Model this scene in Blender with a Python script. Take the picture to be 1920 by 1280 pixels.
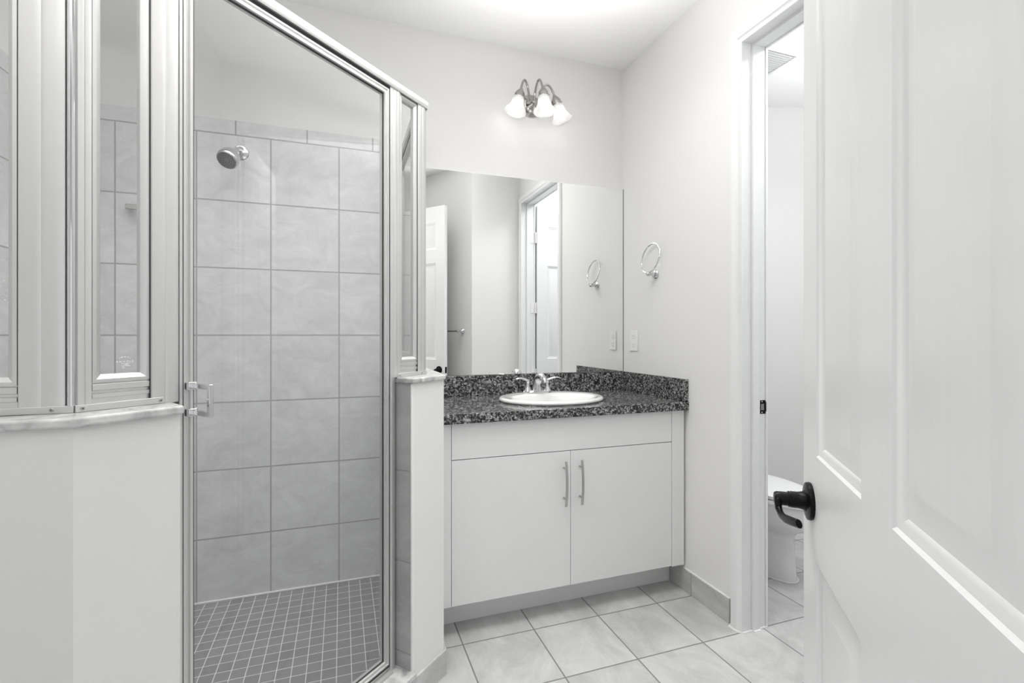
import bpy, bmesh, math, random
from mathutils import Vector, Matrix
R = math.radians
PI = math.pi
random.seed(4)
for o in list(bpy.data.objects):
    bpy.data.objects.remove(o)
S = bpy.context.scene
C = S.collection

# ------------------------------------------------------------------ camera
YAW = 19.28
cam_d = bpy.data.cameras.new('camera')
cam = bpy.data.objects.new('camera', cam_d)
C.objects.link(cam)
cam.location = (0, 0, 1.23)
cam.rotation_euler = (R(90), 0, -R(YAW))
cam_d.sensor_width = 36
cam_d.lens = 915 / 1920 * 36
cam_d.shift_y = -11.5 / 1920
cam_d.clip_start = 0.01
S.camera = cam

# ------------------------------------------------------------------ exposure, world, lights
S.view_settings.view_transform = 'Standard'
S.view_settings.look = 'None'
S.view_settings.gamma = 1
S.view_settings.use_curve_mapping = False
S.view_settings.exposure = 0.09

w = bpy.data.worlds.new('world')
S.world = w
w.use_nodes = True
w.node_tree.nodes['Background'].inputs[0].default_value = (0.97, 0.985, 1, 1)
w.node_tree.nodes['Background'].inputs[1].default_value = 0.55


def area(name, loc, rot, sx, sy, power, col=(1, 1, 1), spread=180):
    d = bpy.data.lights.new(name, 'AREA')
    d.shape = 'RECTANGLE'
    d.size = sx
    d.size_y = sy
    d.energy = power
    d.color = col
    d.spread = R(spread)
    o = bpy.data.objects.new(name, d)
    C.objects.link(o)
    o.location = loc
    o.rotation_euler = rot
    return o


area('bathroom_fill', (0.62, 1.48, 2.785), (0, 0, 0), 1.2, 0.8, 9.5, (1, 0.985, 0.965), 130)  # added fill under the ceiling, no fixture there
area('shower_fill', (-0.42, 1.58, 2.785), (0, 0, 0), 0.9, 0.8, 6.8, (1, 0.99, 0.975), 100)  # added fill that brightens the shower from above
area('toilet_room_fill', (2.25, 1.28, 2.785), (0, 0, 0), 0.4, 0.5, 14, (0.96, 0.98, 1), 160)  # unseen fill added to brighten the toilet room
area('toilet_room_up_fill', (2.60, 1.45, 2.05), (R(180), 0, 0), 0.3, 0.3, 9.5, (0.97, 0.985, 1), 150)  # unseen fill aimed up, added to lift the toilet room ceiling
area('bounce_fill', (-0.22, -0.30, 1.60), (R(166), 0, R(-30)), 0.35, 0.35, 26, (1, 0.99, 0.975), 150)  # fill added behind the camera, aimed up to brighten ceiling and walls
area('ceiling_up_fill', (0.75, 1.45, 1.95), (R(180), 0, 0), 0.6, 0.6, 8.5, (1, 0.99, 0.98), 105)  # added fill floating mid-room, aimed up to brighten the bathroom ceiling
area('camera_side_fill', (0.25, -1.6, 1.15), (R(90), 0, R(-5)), 1.3, 1.5, 4, (0.98, 0.99, 1))  # soft fill added behind the camera, no actual window


# ------------------------------------------------------------------ materials
def newmat(name):
    m = bpy.data.materials.new(name)
    m.use_nodes = True
    nt = m.node_tree
    return m, nt, nt.nodes['Principled BSDF']


def N(nt, typ, **kw):
    n = nt.nodes.new(typ)
    for k, v in kw.items():
        setattr(n, k, v)
    return n


def Mth(nt, op, a, b=None, c=None):
    n = nt.nodes.new('ShaderNodeMath')
    n.operation = op
    for i, v in enumerate((a, b, c)):
        if v is None:
            continue
        if isinstance(v, (int, float)):
            n.inputs[i].default_value = v
        else:
            nt.links.new(v, n.inputs[i])
    return n.outputs[0]


def ramp(nt, fac, stops, interp='LINEAR'):
    n = nt.nodes.new('ShaderNodeValToRGB')
    cr = n.color_ramp
    cr.interpolation = interp
    while len(cr.elements) < len(stops):
        cr.elements.new(0.5)
    for e, (p, c) in zip(cr.elements, stops):
        e.position = p
        e.color = (c, c, c, 1) if isinstance(c, (int, float)) else (*c, 1)
    nt.links.new(fac, n.inputs[0])
    return n.outputs[0]


def bump(nt, bsdf, h, strength, dist):
    b = nt.nodes.new('ShaderNodeBump')
    b.inputs['Strength'].default_value = strength
    b.inputs['Distance'].default_value = dist
    nt.links.new(h, b.inputs['Height'])
    nt.links.new(b.outputs[0], bsdf.inputs['Normal'])


def plain(name, col, rough=0.5, metal=0.0, bumpscale=None, bstr=0.1, coat=0.0, stretch=None):
    m, nt, b = newmat(name)
    if isinstance(col, (int, float)):
        col = (col, col, col)
    tc = N(nt, 'ShaderNodeTexCoord')
    no = N(nt, 'ShaderNodeTexNoise')
    no.inputs['Scale'].default_value = bumpscale or 40
    no.inputs['Detail'].default_value = 3
    mp = N(nt, 'ShaderNodeMapping')
    if stretch:
        mp.inputs['Scale'].default_value = stretch
    nt.links.new(tc.outputs['Object'], mp.inputs[0])
    nt.links.new(mp.outputs[0], no.inputs['Vector'])
    lo = tuple(max(0, c * 0.99) for c in col)
    hi = tuple(min(1, c * 1.008) for c in col)
    nt.links.new(ramp(nt, no.outputs['Fac'], [(0.3, lo), (0.7, hi)]), b.inputs['Base Color'])
    b.inputs['Roughness'].default_value = rough
    b.inputs['Metallic'].default_value = metal
    b.inputs['Coat Weight'].default_value = coat
    if bumpscale:
        bump(nt, b, no.outputs['Fac'], bstr, 0.002)
    return m


def tilemat(name, px, ox, py, oy, axes, w, ctile, cgrout, var, nscale, rough, zband=None, ns=0.16):
    """axes: which object coordinates run along the two grid directions.
    zband=(zstart, pitch, offset): above zstart the upright joints use another spacing."""
    m, nt, b = newmat(name)
    tc = N(nt, 'ShaderNodeTexCoord')
    sp = N(nt, 'ShaderNodeSeparateXYZ')
    nt.links.new(tc.outputs['Object'], sp.inputs[0])
    A = sp.outputs[axes[0]]
    B = sp.outputs[axes[1]]

    def cell(v, p, o):
        q = Mth(nt, 'DIVIDE', Mth(nt, 'SUBTRACT', v, o), p)
        fr = Mth(nt, 'FRACT', q)
        dd = Mth(nt, 'MULTIPLY', Mth(nt, 'MINIMUM', fr, Mth(nt, 'SUBTRACT', 1, fr)), p)
        return Mth(nt, 'FLOOR', q), dd
    ca, da = cell(A, px, ox)
    cb, db = cell(B, py, oy)
    if zband:
        z0, p2, o2 = zband
        ca2, da2 = cell(A, p2, o2)
        up = Mth(nt, 'GREATER_THAN', B, z0)
        dn = Mth(nt, 'SUBTRACT', 1, up)
        da = Mth(nt, 'ADD', Mth(nt, 'MULTIPLY', da, dn), Mth(nt, 'MULTIPLY', da2, up))
        ca = Mth(nt, 'ADD', Mth(nt, 'MULTIPLY', ca, dn), Mth(nt, 'MULTIPLY', ca2, up))
        db = Mth(nt, 'MINIMUM', Mth(nt, 'ADD', db, Mth(nt, 'MULTIPLY', up, 1)), Mth(nt, 'ABSOLUTE', Mth(nt, 'SUBTRACT', B, z0)))
    dd = Mth(nt, 'MINIMUM', da, db)
    mr = N(nt, 'ShaderNodeMapRange')
    mr.interpolation_type = 'SMOOTHSTEP'
    mr.inputs['From Min'].default_value = w * 0.35
    mr.inputs['From Max'].default_value = w * 0.65
    nt.links.new(dd, mr.inputs['Value'])
    mask = mr.outputs[0]
    cv = N(nt, 'ShaderNodeCombineXYZ')
    nt.links.new(ca, cv.inputs[0])
    nt.links.new(cb, cv.inputs[1])
    wn = N(nt, 'ShaderNodeTexWhiteNoise', noise_dimensions='3D')
    nt.links.new(cv.outputs[0], wn.inputs[0])
    # cloudy stone figure, shifted tile by tile
    vs = N(nt, 'ShaderNodeVectorMath', operation='SCALE')
    vs.inputs['Scale'].default_value = 3.0
    nt.links.new(wn.outputs['Color'], vs.inputs[0])
    va = N(nt, 'ShaderNodeVectorMath', operation='ADD')
    nt.links.new(tc.outputs['Object'], va.inputs[0])
    nt.links.new(vs.outputs[0], va.inputs[1])
    mp = N(nt, 'ShaderNodeMapping')
    mp.inputs['Rotation'].default_value = (0.4, 0.5, 0.6)
    mp.inputs['Scale'].default_value = (1, 0.6, 1.5)
    nt.links.new(va.outputs[0], mp.inputs[0])
    n1 = N(nt, 'ShaderNodeTexNoise')
    n1.inputs['Scale'].default_value = nscale
    n1.inputs['Detail'].default_value = 9
    n1.inputs['Roughness'].default_value = 0.72
    n1.inputs['Distortion'].default_value = 0.8
    nt.links.new(mp.outputs[0], n1.inputs['Vector'])
    n2 = N(nt, 'ShaderNodeTexNoise')
    n2.inputs['Scale'].default_value = 160
    n2.inputs['Detail'].default_value = 2
    nt.links.new(tc.outputs['Object'], n2.inputs['Vector'])
    f = Mth(nt, 'ADD', Mth(nt, 'MULTIPLY', Mth(nt, 'SUBTRACT', n1.outputs['Fac'], 0.5), ns * 2.2),
            Mth(nt, 'MULTIPLY', Mth(nt, 'SUBTRACT', wn.outputs['Value'], 0.5), var))
    f = Mth(nt, 'ADD', f, Mth(nt, 'MULTIPLY', Mth(nt, 'SUBTRACT', n2.outputs['Fac'], 0.5), 0.10))
    f = Mth(nt, 'ADD', f, 1.0)
    tcol = N(nt, 'ShaderNodeVectorMath', operation='SCALE')
    tcol.inputs[0].default_value = ctile
    nt.links.new(f, tcol.inputs['Scale'])
    mx = N(nt, 'ShaderNodeMix', data_type='RGBA')
    mx.inputs[6].default_value = (*cgrout, 1)
    nt.links.new(mask, mx.inputs[0])
    nt.links.new(tcol.outputs[0], mx.inputs[7])
    nt.links.new(mx.outputs[2], b.inputs['Base Color'])
    rr = Mth(nt, 'SUBTRACT', 0.8, Mth(nt, 'MULTIPLY', mask, 0.8 - rough))
    nt.links.new(rr, b.inputs['Roughness'])
    bump(nt, b, mask, 0.5, 0.0015)
    return m


def marble(name):
    m, nt, b = newmat(name)
    tc = N(nt, 'ShaderNodeTexCoord')
    n1 = N(nt, 'ShaderNodeTexNoise')
    n1.inputs['Scale'].default_value = 12
    n1.inputs['Detail'].default_value = 9
    n1.inputs['Distortion'].default_value = 1.6
    nt.links.new(tc.outputs['Object'], n1.inputs['Vector'])
    nt.links.new(ramp(nt, n1.outputs['Fac'], [(0.32, (.34, .34, .34)), (0.46, (.55, .55, .55)), (0.62, (.68, .68, .675))]), b.inputs['Base Color'])
    b.inputs['Roughness'].default_value = 0.2
    return m


def granite(name):
    m, nt, b = newmat(name)
    tc = N(nt, 'ShaderNodeTexCoord')
    v = N(nt, 'ShaderNodeTexVoronoi')
    v.inputs['Scale'].default_value = 140
    nt.links.new(tc.outputs['Object'], v.inputs['Vector'])
    n1 = N(nt, 'ShaderNodeTexNoise')
    n1.inputs['Scale'].default_value = 105
    n1.inputs['Detail'].default_value = 4
    n1.inputs['Roughness'].default_value = 0.75
    nt.links.new(tc.outputs['Object'], n1.inputs['Vector'])
    n3 = N(nt, 'ShaderNodeTexNoise')
    n3.inputs['Scale'].default_value = 22
    n3.inputs['Detail'].default_value = 2
    nt.links.new(tc.outputs['Object'], n3.inputs['Vector'])
    sp = N(nt, 'ShaderNodeSeparateColor')
    nt.links.new(v.outputs['Color'], sp.inputs[0])
    f = Mth(nt, 'ADD', Mth(nt, 'MULTIPLY', sp.outputs[0], 0.5), Mth(nt, 'MULTIPLY', Mth(nt, 'SUBTRACT', n1.outputs['Fac'], 0.5), 1.5))
    f = Mth(nt, 'ADD', f, 0.25)
    f = Mth(nt, 'ADD', f, Mth(nt, 'MULTIPLY', Mth(nt, 'SUBTRACT', n3.outputs['Fac'], 0.5), 0.35))
    nt.links.new(ramp(nt, f, [(0.24, 0.010), (0.40, 0.03), (0.53, 0.11), (0.70, 0.28), (0.92, 0.60)]), b.inputs['Base Color'])
    b.inputs['Roughness'].default_value = 0.12
    b.inputs['Specular IOR Level'].default_value = 0.4
    return m


def glassmat(name, spots=False):
    m = bpy.data.materials.new(name)
    m.use_nodes = True
    nt = m.node_tree
    nt.nodes.clear()
    out = N(nt, 'ShaderNodeOutputMaterial')
    tr = N(nt, 'ShaderNodeBsdfTransparent')
    tr.inputs[0].default_value = (0.985, 0.99, 0.988, 1)
    gl = N(nt, 'ShaderNodeBsdfGlossy')
    gl.inputs['Roughness'].default_value = 0.0
    lw = N(nt, 'ShaderNodeLayerWeight')
    p = Mth(nt, 'POWER', lw.outputs['Facing'], 5.0)
    lw.inputs[0].default_value = 0.5
    f = Mth(nt, 'ADD', Mth(nt, 'MULTIPLY', p, 0.9), 0.05)
    mx = N(nt, 'ShaderNodeMixShader')
    nt.links.new(f, mx.inputs[0])
    nt.links.new(tr.outputs[0], mx.inputs[1])
    nt.links.new(gl.outputs[0], mx.inputs[2])
    res = mx.outputs[0]
    if spots:
        tc = N(nt, 'ShaderNodeTexCoord')
        n1 = N(nt, 'ShaderNodeTexNoise')
        n1.inputs['Scale'].default_value = 9
        n1.inputs['Detail'].default_value = 2
        nt.links.new(tc.outputs['Object'], n1.inputs['Vector'])
        n2 = N(nt, 'ShaderNodeTexNoise')
        n2.inputs['Scale'].default_value = 150
        n2.inputs['Detail'].default_value = 4
        n2.inputs['Roughness'].default_value = 0.8
        nt.links.new(tc.outputs['Object'], n2.inputs['Vector'])
        a = ramp(nt, n1.outputs['Fac'], [(0.52, 0.0), (0.70, 1.0)])
        c = ramp(nt, n2.outputs['Fac'], [(0.56, 0.0), (0.70, 1.0)])
        df = N(nt, 'ShaderNodeBsdfDiffuse')
        df.inputs[0].default_value = (0.95, 0.95, 0.95, 1)
        m2 = N(nt, 'ShaderNodeMixShader')
        k = Mth(nt, 'ADD', Mth(nt, 'MULTIPLY', Mth(nt, 'MULTIPLY', a, c), 0.6), 0.004)
        nt.links.new(k, m2.inputs[0])
        nt.links.new(res, m2.inputs[1])
        nt.links.new(df.outputs[0], m2.inputs[2])
        res = m2.outputs[0]
    nt.links.new(res, out.inputs[0])
    return m


def shademat(name):
    m = bpy.data.materials.new(name)
    m.use_nodes = True
    nt = m.node_tree
    nt.nodes.clear()
    out = N(nt, 'ShaderNodeOutputMaterial')
    tr = N(nt, 'ShaderNodeBsdfTransparent')
    tl = N(nt, 'ShaderNodeBsdfTranslucent')
    tl.inputs[0].default_value = (0.95, 0.95, 0.95, 1)
    gl = N(nt, 'ShaderNodeBsdfGlossy')
    gl.inputs['Roughness'].default_value = 0.1
    df = N(nt, 'ShaderNodeBsdfDiffuse')
    df.inputs[0].default_value = (0.9, 0.9, 0.9, 1)
    a = N(nt, 'ShaderNodeMixShader')
    a.inputs[0].default_value = 0.42
    nt.links.new(tr.outputs[0], a.inputs[1])
    nt.links.new(tl.outputs[0], a.inputs[2])
    b = N(nt, 'ShaderNodeMixShader')
    b.inputs[0].default_value = 0.15
    nt.links.new(a.outputs[0], b.inputs[1])
    nt.links.new(df.outputs[0], b.inputs[2])
    c = N(nt, 'ShaderNodeMixShader')
    lw = N(nt, 'ShaderNodeLayerWeight')
    lw.inputs[0].default_value = 0.5
    nt.links.new(Mth(nt, 'ADD', Mth(nt, 'MULTIPLY', Mth(nt, 'POWER', lw.outputs['Facing'], 3.0), 0.5), 0.05), c.inputs[0])
    nt.links.new(b.outputs[0], c.inputs[1])
    nt.links.new(gl.outputs[0], c.inputs[2])
    nt.links.new(c.outputs[0], out.inputs[0])
    return m


def emit(name, col, s):
    m = bpy.data.materials.new(name)
    m.use_nodes = True
    nt = m.node_tree
    nt.nodes.clear()
    out = N(nt, 'ShaderNodeOutputMaterial')
    e = N(nt, 'ShaderNodeEmission')
    e.inputs[0].default_value = (*col, 1)
    e.inputs[1].default_value = s
    nt.links.new(e.outputs[0], out.inputs[0])
    return m


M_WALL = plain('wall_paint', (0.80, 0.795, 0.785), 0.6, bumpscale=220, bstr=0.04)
M_WALL_SHADED = plain('wall_paint_shaded', (0.725, 0.72, 0.712), 0.6, bumpscale=220, bstr=0.04)  # same wall paint, darkened to stand in for shade on the dimmer walls
M_CEIL = plain('ceiling_paint', (0.91, 0.91, 0.905), 0.8, bumpscale=180, bstr=0.05)
M_TRIM = plain('trim_paint', (0.83, 0.835, 0.84), 0.3)
M_DOOR = plain('door_paint', (0.82, 0.825, 0.83), 0.28, bumpscale=60, bstr=0.025, stretch=(3, 3, 0.12))
M_CAB = plain('cabinet_laminate', (0.80, 0.80, 0.80), 0.4)
M_TOE = plain('toe_kick_laminate', (0.80, 0.80, 0.80), 0.45)
M_TILE = tilemat('shower_wall_tile', 0.297, -0.0105, 0.3022, 0.0212, (0, 2), 0.0058, (0.63, 0.635, 0.64), (0.36, 0.36, 0.36), 0.06, 7.0, 0.42,
                 zband=(2.135, 0.2985, -0.1525), ns=0.30)
M_TILEL = tilemat('shower_side_tile', 0.297, 2.262, 0.3022, 0.0212, (1, 2), 0.0058, (0.63, 0.635, 0.64), (0.36, 0.36, 0.36), 0.06, 7.0, 0.42,
                  zband=(2.135, 0.2985, 2.12), ns=0.30)
M_FLOOR = tilemat('floor_tile', 0.304, 0.457, 0.304, 1.593, (0, 1), 0.0055, (0.51, 0.51, 0.505), (0.2, 0.2, 0.195), 0.07, 6.0, 0.38, ns=0.50)
M_BASE = tilemat('baseboard_tile', 0.304, 1.593, 5.0, -1.0, (1, 2), 0.004, (0.50, 0.50, 0.495), (0.3, 0.3, 0.3), 0.05, 6.0, 0.38, ns=0.50)
M_MOSAIC = tilemat('mosaic_tile', 0.0503, 0.135, 0.0530, 2.497, (0, 1), 0.0027, (0.225, 0.225, 0.23), (0.72, 0.72, 0.72), 0.10, 5.0, 0.4, ns=0.25)
M_JAMBT_SHADED = tilemat('jamb_tile_shaded', 5.0, -2.0, 0.305, 0.165, (0, 2), 0.005, (0.40, 0.40, 0.40), (0.3, 0.3, 0.3), 0.06, 6.0, 0.38, ns=0.50)  # same tile as the shower walls, its shade put into the colour
M_MARBLE = marble('white_marble')
M_GRANITE = granite('speckled_granite')
M_ALU = plain('brushed_aluminium', (0.68, 0.678, 0.672), 0.48, 1.0)
M_CHROME = plain('chrome', (0.64, 0.64, 0.65), 0.06, 1.0)
M_NICKEL = plain('satin_nickel', (0.50, 0.495, 0.49), 0.3, 1.0)
M_POLNICK = plain('polished_nickel', (0.42, 0.40, 0.385), 0.14, 1.0)
M_BLACK = plain('oil_rubbed_bronze', (0.006, 0.0055, 0.005), 0.26, 0.0, coat=0.0)
M_BLACK.node_tree.nodes['Principled BSDF'].inputs['Specular IOR Level'].default_value = 0.16
M_GASKET = plain('dark_gasket', (0.03, 0.03, 0.03), 0.6)
M_PORC = plain('porcelain', (0.81, 0.81, 0.805), 0.08, coat=0.5)
M_CAULK = plain('white_caulk', (0.83, 0.83, 0.82), 0.5)
M_PLAST = plain('white_plastic', (0.86, 0.86, 0.86), 0.3)
M_DARKP = plain('dark_slot', (0.08, 0.08, 0.08), 0.6)
M_GREYP = plain('grey_rubber', (0.22, 0.22, 0.22), 0.5)
M_GLASS = glassmat('clear_glass')
M_GLASSD = glassmat('water_marked_glass', True)
M_ETCH = plain('etched_white', (0.9, 0.9, 0.9), 0.6)
M_SHADE = shademat('ribbed_shade_glass')
M_BULB = emit('lit_bulb', (1, 0.985, 0.96), 2.4)
mm, nt, b = newmat('mirror_silver')
b.inputs['Base Color'].default_value = (0.93, 0.94, 0.93, 1)
b.inputs['Metallic'].default_value = 1
b.inputs['Roughness'].default_value = 0.0
M_MIRROR = mm


# ------------------------------------------------------------------ mesh helpers
class MB:
    def __init__(self, f=None):
        self.v = []
        self.fc = []
        self.f = f or (lambda x, y, z: (x, y, z))

    def add(self, pts, faces):
        k = len(self.v)
        self.v += [self.f(*p) for p in pts]
        self.fc += [tuple(i + k for i in f) for f in faces]
        return self

    def box(self, a, b):
        x0, y0, z0 = a
        x1, y1, z1 = b
        return self.add([(x0, y0, z0), (x1, y0, z0), (x1, y1, z0), (x0, y1, z0), (x0, y0, z1), (x1, y0, z1), (x1, y1, z1), (x0, y1, z1)],
                        [(3, 2, 1, 0), (4, 5, 6, 7), (0, 1, 5, 4), (1, 2, 6, 5), (2, 3, 7, 6), (3, 0, 4, 7)])

    def prism(self, poly, z0, z1):
        n = len(poly)
        p = [(x, y, z0) for x, y in poly] + [(x, y, z1) for x, y in poly]
        return self.add(p, [tuple(range(n - 1, -1, -1)), tuple(range(n, 2 * n))] +
                        [(i, (i + 1) % n, n + (i + 1) % n, n + i) for i in range(n)])

    def loft(self, secs, cap=(True, True), closed=True):
        n = len(secs[0])
        pts = [p for s in secs for p in s]
        fs = []
        m = n if closed else n - 1
        for k in range(len(secs) - 1):
            for i in range(m):
                j = (i + 1) % n
                fs.append((k * n + i, k * n + j, (k + 1) * n + j, (k + 1) * n + i))
        if cap[0]:
            fs.append(tuple(range(n - 1, -1, -1)))
        if cap[1]:
            fs.append(tuple(range((len(secs) - 1) * n, len(secs) * n)))
        return self.add(pts, fs)

    def tube(self, path, r, n=12, cap=True, squash=None, closed=False):
        """round bar along a path; r a number or list; squash=(axis vector, factor)"""
        P = [Vector(p) for p in path]
        secs = []
        up = None
        for i, p in enumerate(P):
            if closed:
                t = (P[(i + 1) % len(P)] - P[i - 1]).normalized()
            else:
                t = (P[min(i + 1, len(P) - 1)] - P[max(i - 1, 0)]).normalized()
            if up is None:
                up = Vector((0, 0, 1)) if abs(t.z) < 0.9 else Vector((1, 0, 0))
            a = (up - t * up.dot(t)).normalized()
            up = a
            bb = t.cross(a)
            rr = r[i] if isinstance(r, (list, tuple)) else r
            ra, rb = (rr if isinstance(rr, (list, tuple)) else (rr, rr))
            secs.append([tuple(p + a * (ra * math.cos(2 * PI * k / n)) + bb * (rb * math.sin(2 * PI * k / n))) for k in range(n)])
        if closed:
            secs.append(secs[0])
            return self.loft(secs, (False, False))
        return self.loft(secs, (cap, cap))

    def lathe(self, prof, origin, axis, n=32, cap=(False, False), rib=None):
        """prof = [(radius, height along axis)]"""
        o = Vector(origin)
        ax = Vector(axis).normalized()
        a = (Vector((0, 0, 1)) if abs(ax.z) < 0.9 else Vector((1, 0, 0)))
        a = (a - ax * a.dot(ax)).normalized()
        bb = ax.cross(a)
        secs = []
        for (r, h) in prof:
            s = []
            for k in range(n):
                q = r
                if rib:
                    q = r * (1 + rib[1] * math.cos(rib[0] * 2 * PI * k / n))
                s.append(tuple(o + ax * h + a * (q * math.cos(2 * PI * k / n)) + bb * (q * math.sin(2 * PI * k / n))))
            secs.append(s)
        return self.loft(secs, cap)


def finish(name, mb, mat, bevel=0.0, smooth=35, solid=0.0, seg=2):
    me = bpy.data.meshes.new(name)
    me.from_pydata(mb.v, [], mb.fc)
    me.validate()
    bm = bmesh.new()
    bm.from_mesh(me)
    bmesh.ops.remove_doubles(bm, verts=bm.verts, dist=1e-6)
    bmesh.ops.recalc_face_normals(bm, faces=bm.faces)
    bm.to_mesh(me)
    bm.free()
    me.materials.append(mat)
    if smooth:
        for p in me.polygons:
            p.use_smooth = True
        me.set_sharp_from_angle(angle=R(smooth))
    o = bpy.data.objects.new(name, me)
    C.objects.link(o)
    if bevel:
        md = o.modifiers.new('bevel', 'BEVEL')
        md.width = bevel
        md.segments = seg
        md.limit_method = 'ANGLE'
        md.angle_limit = R(40)
        md.harden_normals = False
    if solid:
        md = o.modifiers.new('solid', 'SOLIDIFY')
        md.thickness = solid
        md.offset = 0
    return o


def part(name, mb, mat, parent, label=None, **kw):
    o = finish(name, mb, mat, **kw)
    o.parent = parent
    r = parent
    off = Vector((0, 0, 0))
    while r is not None:
        off += r.location
        r = r.parent
    o.data.transform(Matrix.Translation(-off))
    if label:
        o['label'] = label
    return o


def thing(name, label, cat, loc, group=None):
    o = bpy.data.objects.new(name, None)
    C.objects.link(o)
    o.empty_display_size = 0.05
    o.location = loc
    o['label'] = label
    o['category'] = cat
    if group:
        o['group'] = group
    return o


def solo(name, mb, mat, label, cat, group=None, **kw):
    o = finish(name, mb, mat, **kw)
    o['label'] = label
    o['category'] = cat
    if group:
        o['group'] = group
    return o


def struct(name, mb, mat, label=None, **kw):
    o = finish(name, mb, mat, **kw)
    o['kind'] = 'structure'
    if label:
        o['label'] = label
        o['category'] = name.split('_')[0]
    return o


class Frame:
    """s runs along e, o along n (horizontal), z up"""

    def __init__(self, org, e, n):
        self.o, self.e, self.n = org, e, n

    def __call__(self, s, o, z):
        return (self.o[0] + self.e[0] * s + self.n[0] * o, self.o[1] + self.e[1] * s + self.n[1] * o, z)


def rect_sweep(mb, s0, s1, z0, z1, prof, closed=True):
    """mitred frame inside the rectangle; prof = closed loop of (inset from the outer edge, offset o)"""
    secs = []
    if closed:
        secs = [[(s0 + i, o, z0 + i) for i, o in prof], [(s1 - i, o, z0 + i) for i, o in prof],
                [(s1 - i, o, z1 - i) for i, o in prof], [(s0 + i, o, z1 - i) for i, o in prof]]
        secs.append(secs[0])
        mb.loft(secs, (False, False))
    else:
        secs = [[(s0 + i, o, z0) for i, o in prof], [(s0 + i, o, z1 - i) for i, o in prof],
                [(s1 - i, o, z1 - i) for i, o in prof], [(s1 - i, o, z0) for i, o in prof]]
        mb.loft(secs, (True, True))
    return mb


# ------------------------------------------------------------------ key places
YB = 2.504      # back wall
XR = 1.57       # right wall
XL = -1.095     # shower side wall
ZC = 2.794      # ceiling
# ------------------------------------------------------------------ room shell
FLOOR = [(-1.2, -2.2), (1.6, -2.2), (1.6, -0.2), (3.5, -0.2), (3.5, 2.9), (-1.2, 2.9)]
struct('floor', MB().prism(FLOOR, -0.08, 0.0), M_FLOOR, smooth=0)
struct('ceiling', MB().prism(FLOOR, ZC, ZC + 0.08), M_CEIL, smooth=0)
struct('wall_back', MB().box((XL - 0.1, YB, 0), (XR + 0.001, YB + 0.12, ZC)), M_WALL_SHADED, smooth=0)
struct('wall_left', MB().box((XL - 0.12, -0.6, 0), (XL, YB, ZC)), M_WALL, smooth=0)
# right wall with the doorway to the toilet room
YJ0, YJ1, ZD = 0.785, 1.592, 2.445
wr = MB()
wr.box((XR, YJ1 + 0.018, 0), (XR + 0.12, YB + 0.12, ZC))
wr.box((XR, 0.60, 0), (XR + 0.12, YJ0 - 0.018, ZC))
wr.box((XR, YJ0 - 0.018, ZD + 0.018), (XR + 0.12, YJ1 + 0.018, ZC))
struct('wall_right', wr, M_WALL, smooth=0)
# walls behind the open entry door
struct('wall_rear', MB().prism([(1.113, 0.715), (XR, 0.715), (XR, 0.60), (1.18, 0.60)], 0, ZC), M_WALL, smooth=0)
struct('wall_entry', MB().prism([(1.113, 0.715), (1.18, 0.60), (0.80, -0.03), (0.6824, 0.0)], 0, ZC), M_WALL_SHADED, smooth=0)
struct('wall_doorway', MB().prism([(0.6824, 0.0), (0.80, -0.03), (0.63, -0.095), (0.368, 0.062), (0.430, 0.152)], 0, ZC), M_WALL, smooth=0)
# toilet room
struct('wall_toilet_back', MB().prism([(XR + 0.12, YB), (2.5, YB), (2.5, 2.671), (3.4, 2.357), (3.5, 2.45), (2.45, 2.83), (XR + 0.12, 2.7)], 0, ZC), M_WALL, smooth=0)
struct('wall_toilet_right', MB().box((3.4, -0.2, 0), (3.5, 2.45, ZC)), M_WALL, smooth=0)
struct('wall_toilet_front', MB().box((XR + 0.12, 0.3, 0), (3.4, 0.6, ZC)), M_WALL, smooth=0)

# shower wall tile
TT = 0.008
struct('wall_tile_back', MB().box((XL + TT, YB - TT, 0.04), (0.30, YB, 2.20)), M_TILE, smooth=0)
struct('wall_tile_left', MB().box((XL, 1.20, 0.04), (XL + TT, YB, 2.20)), M_TILEL, smooth=0)

# ------------------------------------------------------------------ knee walls of the shower
LE = (0.7443, 0.6678)
LN = (-0.6678, 0.7443)
G = Frame((-0.434, 1.037), LE, LN)
KF, KB = 0.012, 0.135     # front and back face offsets of the angled knee walls
ZL = 1.088                # ledge top
KT = 1.070


def gp(s, o):
    return G(s, o, 0)[:2]


YA0, YA1 = 1.049, 1.172


def isect_y(o, y):
    s = (y - (G.o[1] + LN[1] * o)) / LE[1]
    return gp(s, o)


def isect_x(o, x):
    s = (x - (G.o[0] + LN[0] * o)) / LE[0]
    return gp(s, o)


SB1, SB2 = 0.177, 0.2065   # end of left angled knee wall (doorway side)
SC0 = 0.900   # start of right one
left_poly = [(XL, YA0), isect_y(KF, YA0), gp(SB1, KF), gp(SB2, KB), isect_y(KB, YA1), (XL, YA1)]
struct('wall_shower_left', MB().prism(left_poly, 0, KT), M_WALL_SHADED, smooth=0)
XD0, XD1 = 0.235, 0.352
cR = isect_x(KF, XD1)
right_poly = [gp(SC0, KF), cR, (XD1, YB), (XD0, YB), isect_x(KB, XD0), gp(SC0, KB)]
if right_poly[4][0] < right_poly[5][0]:
    right_poly = [gp(SC0, KF), cR, (XD1, YB), (XD0, YB), (XD0, isect_x(KB, XD0)[1] + 0.02), gp(SC0, KB)]
struct('wall_shower_right', MB().prism(right_poly, 0, KT), M_WALL, smooth=0)
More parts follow.
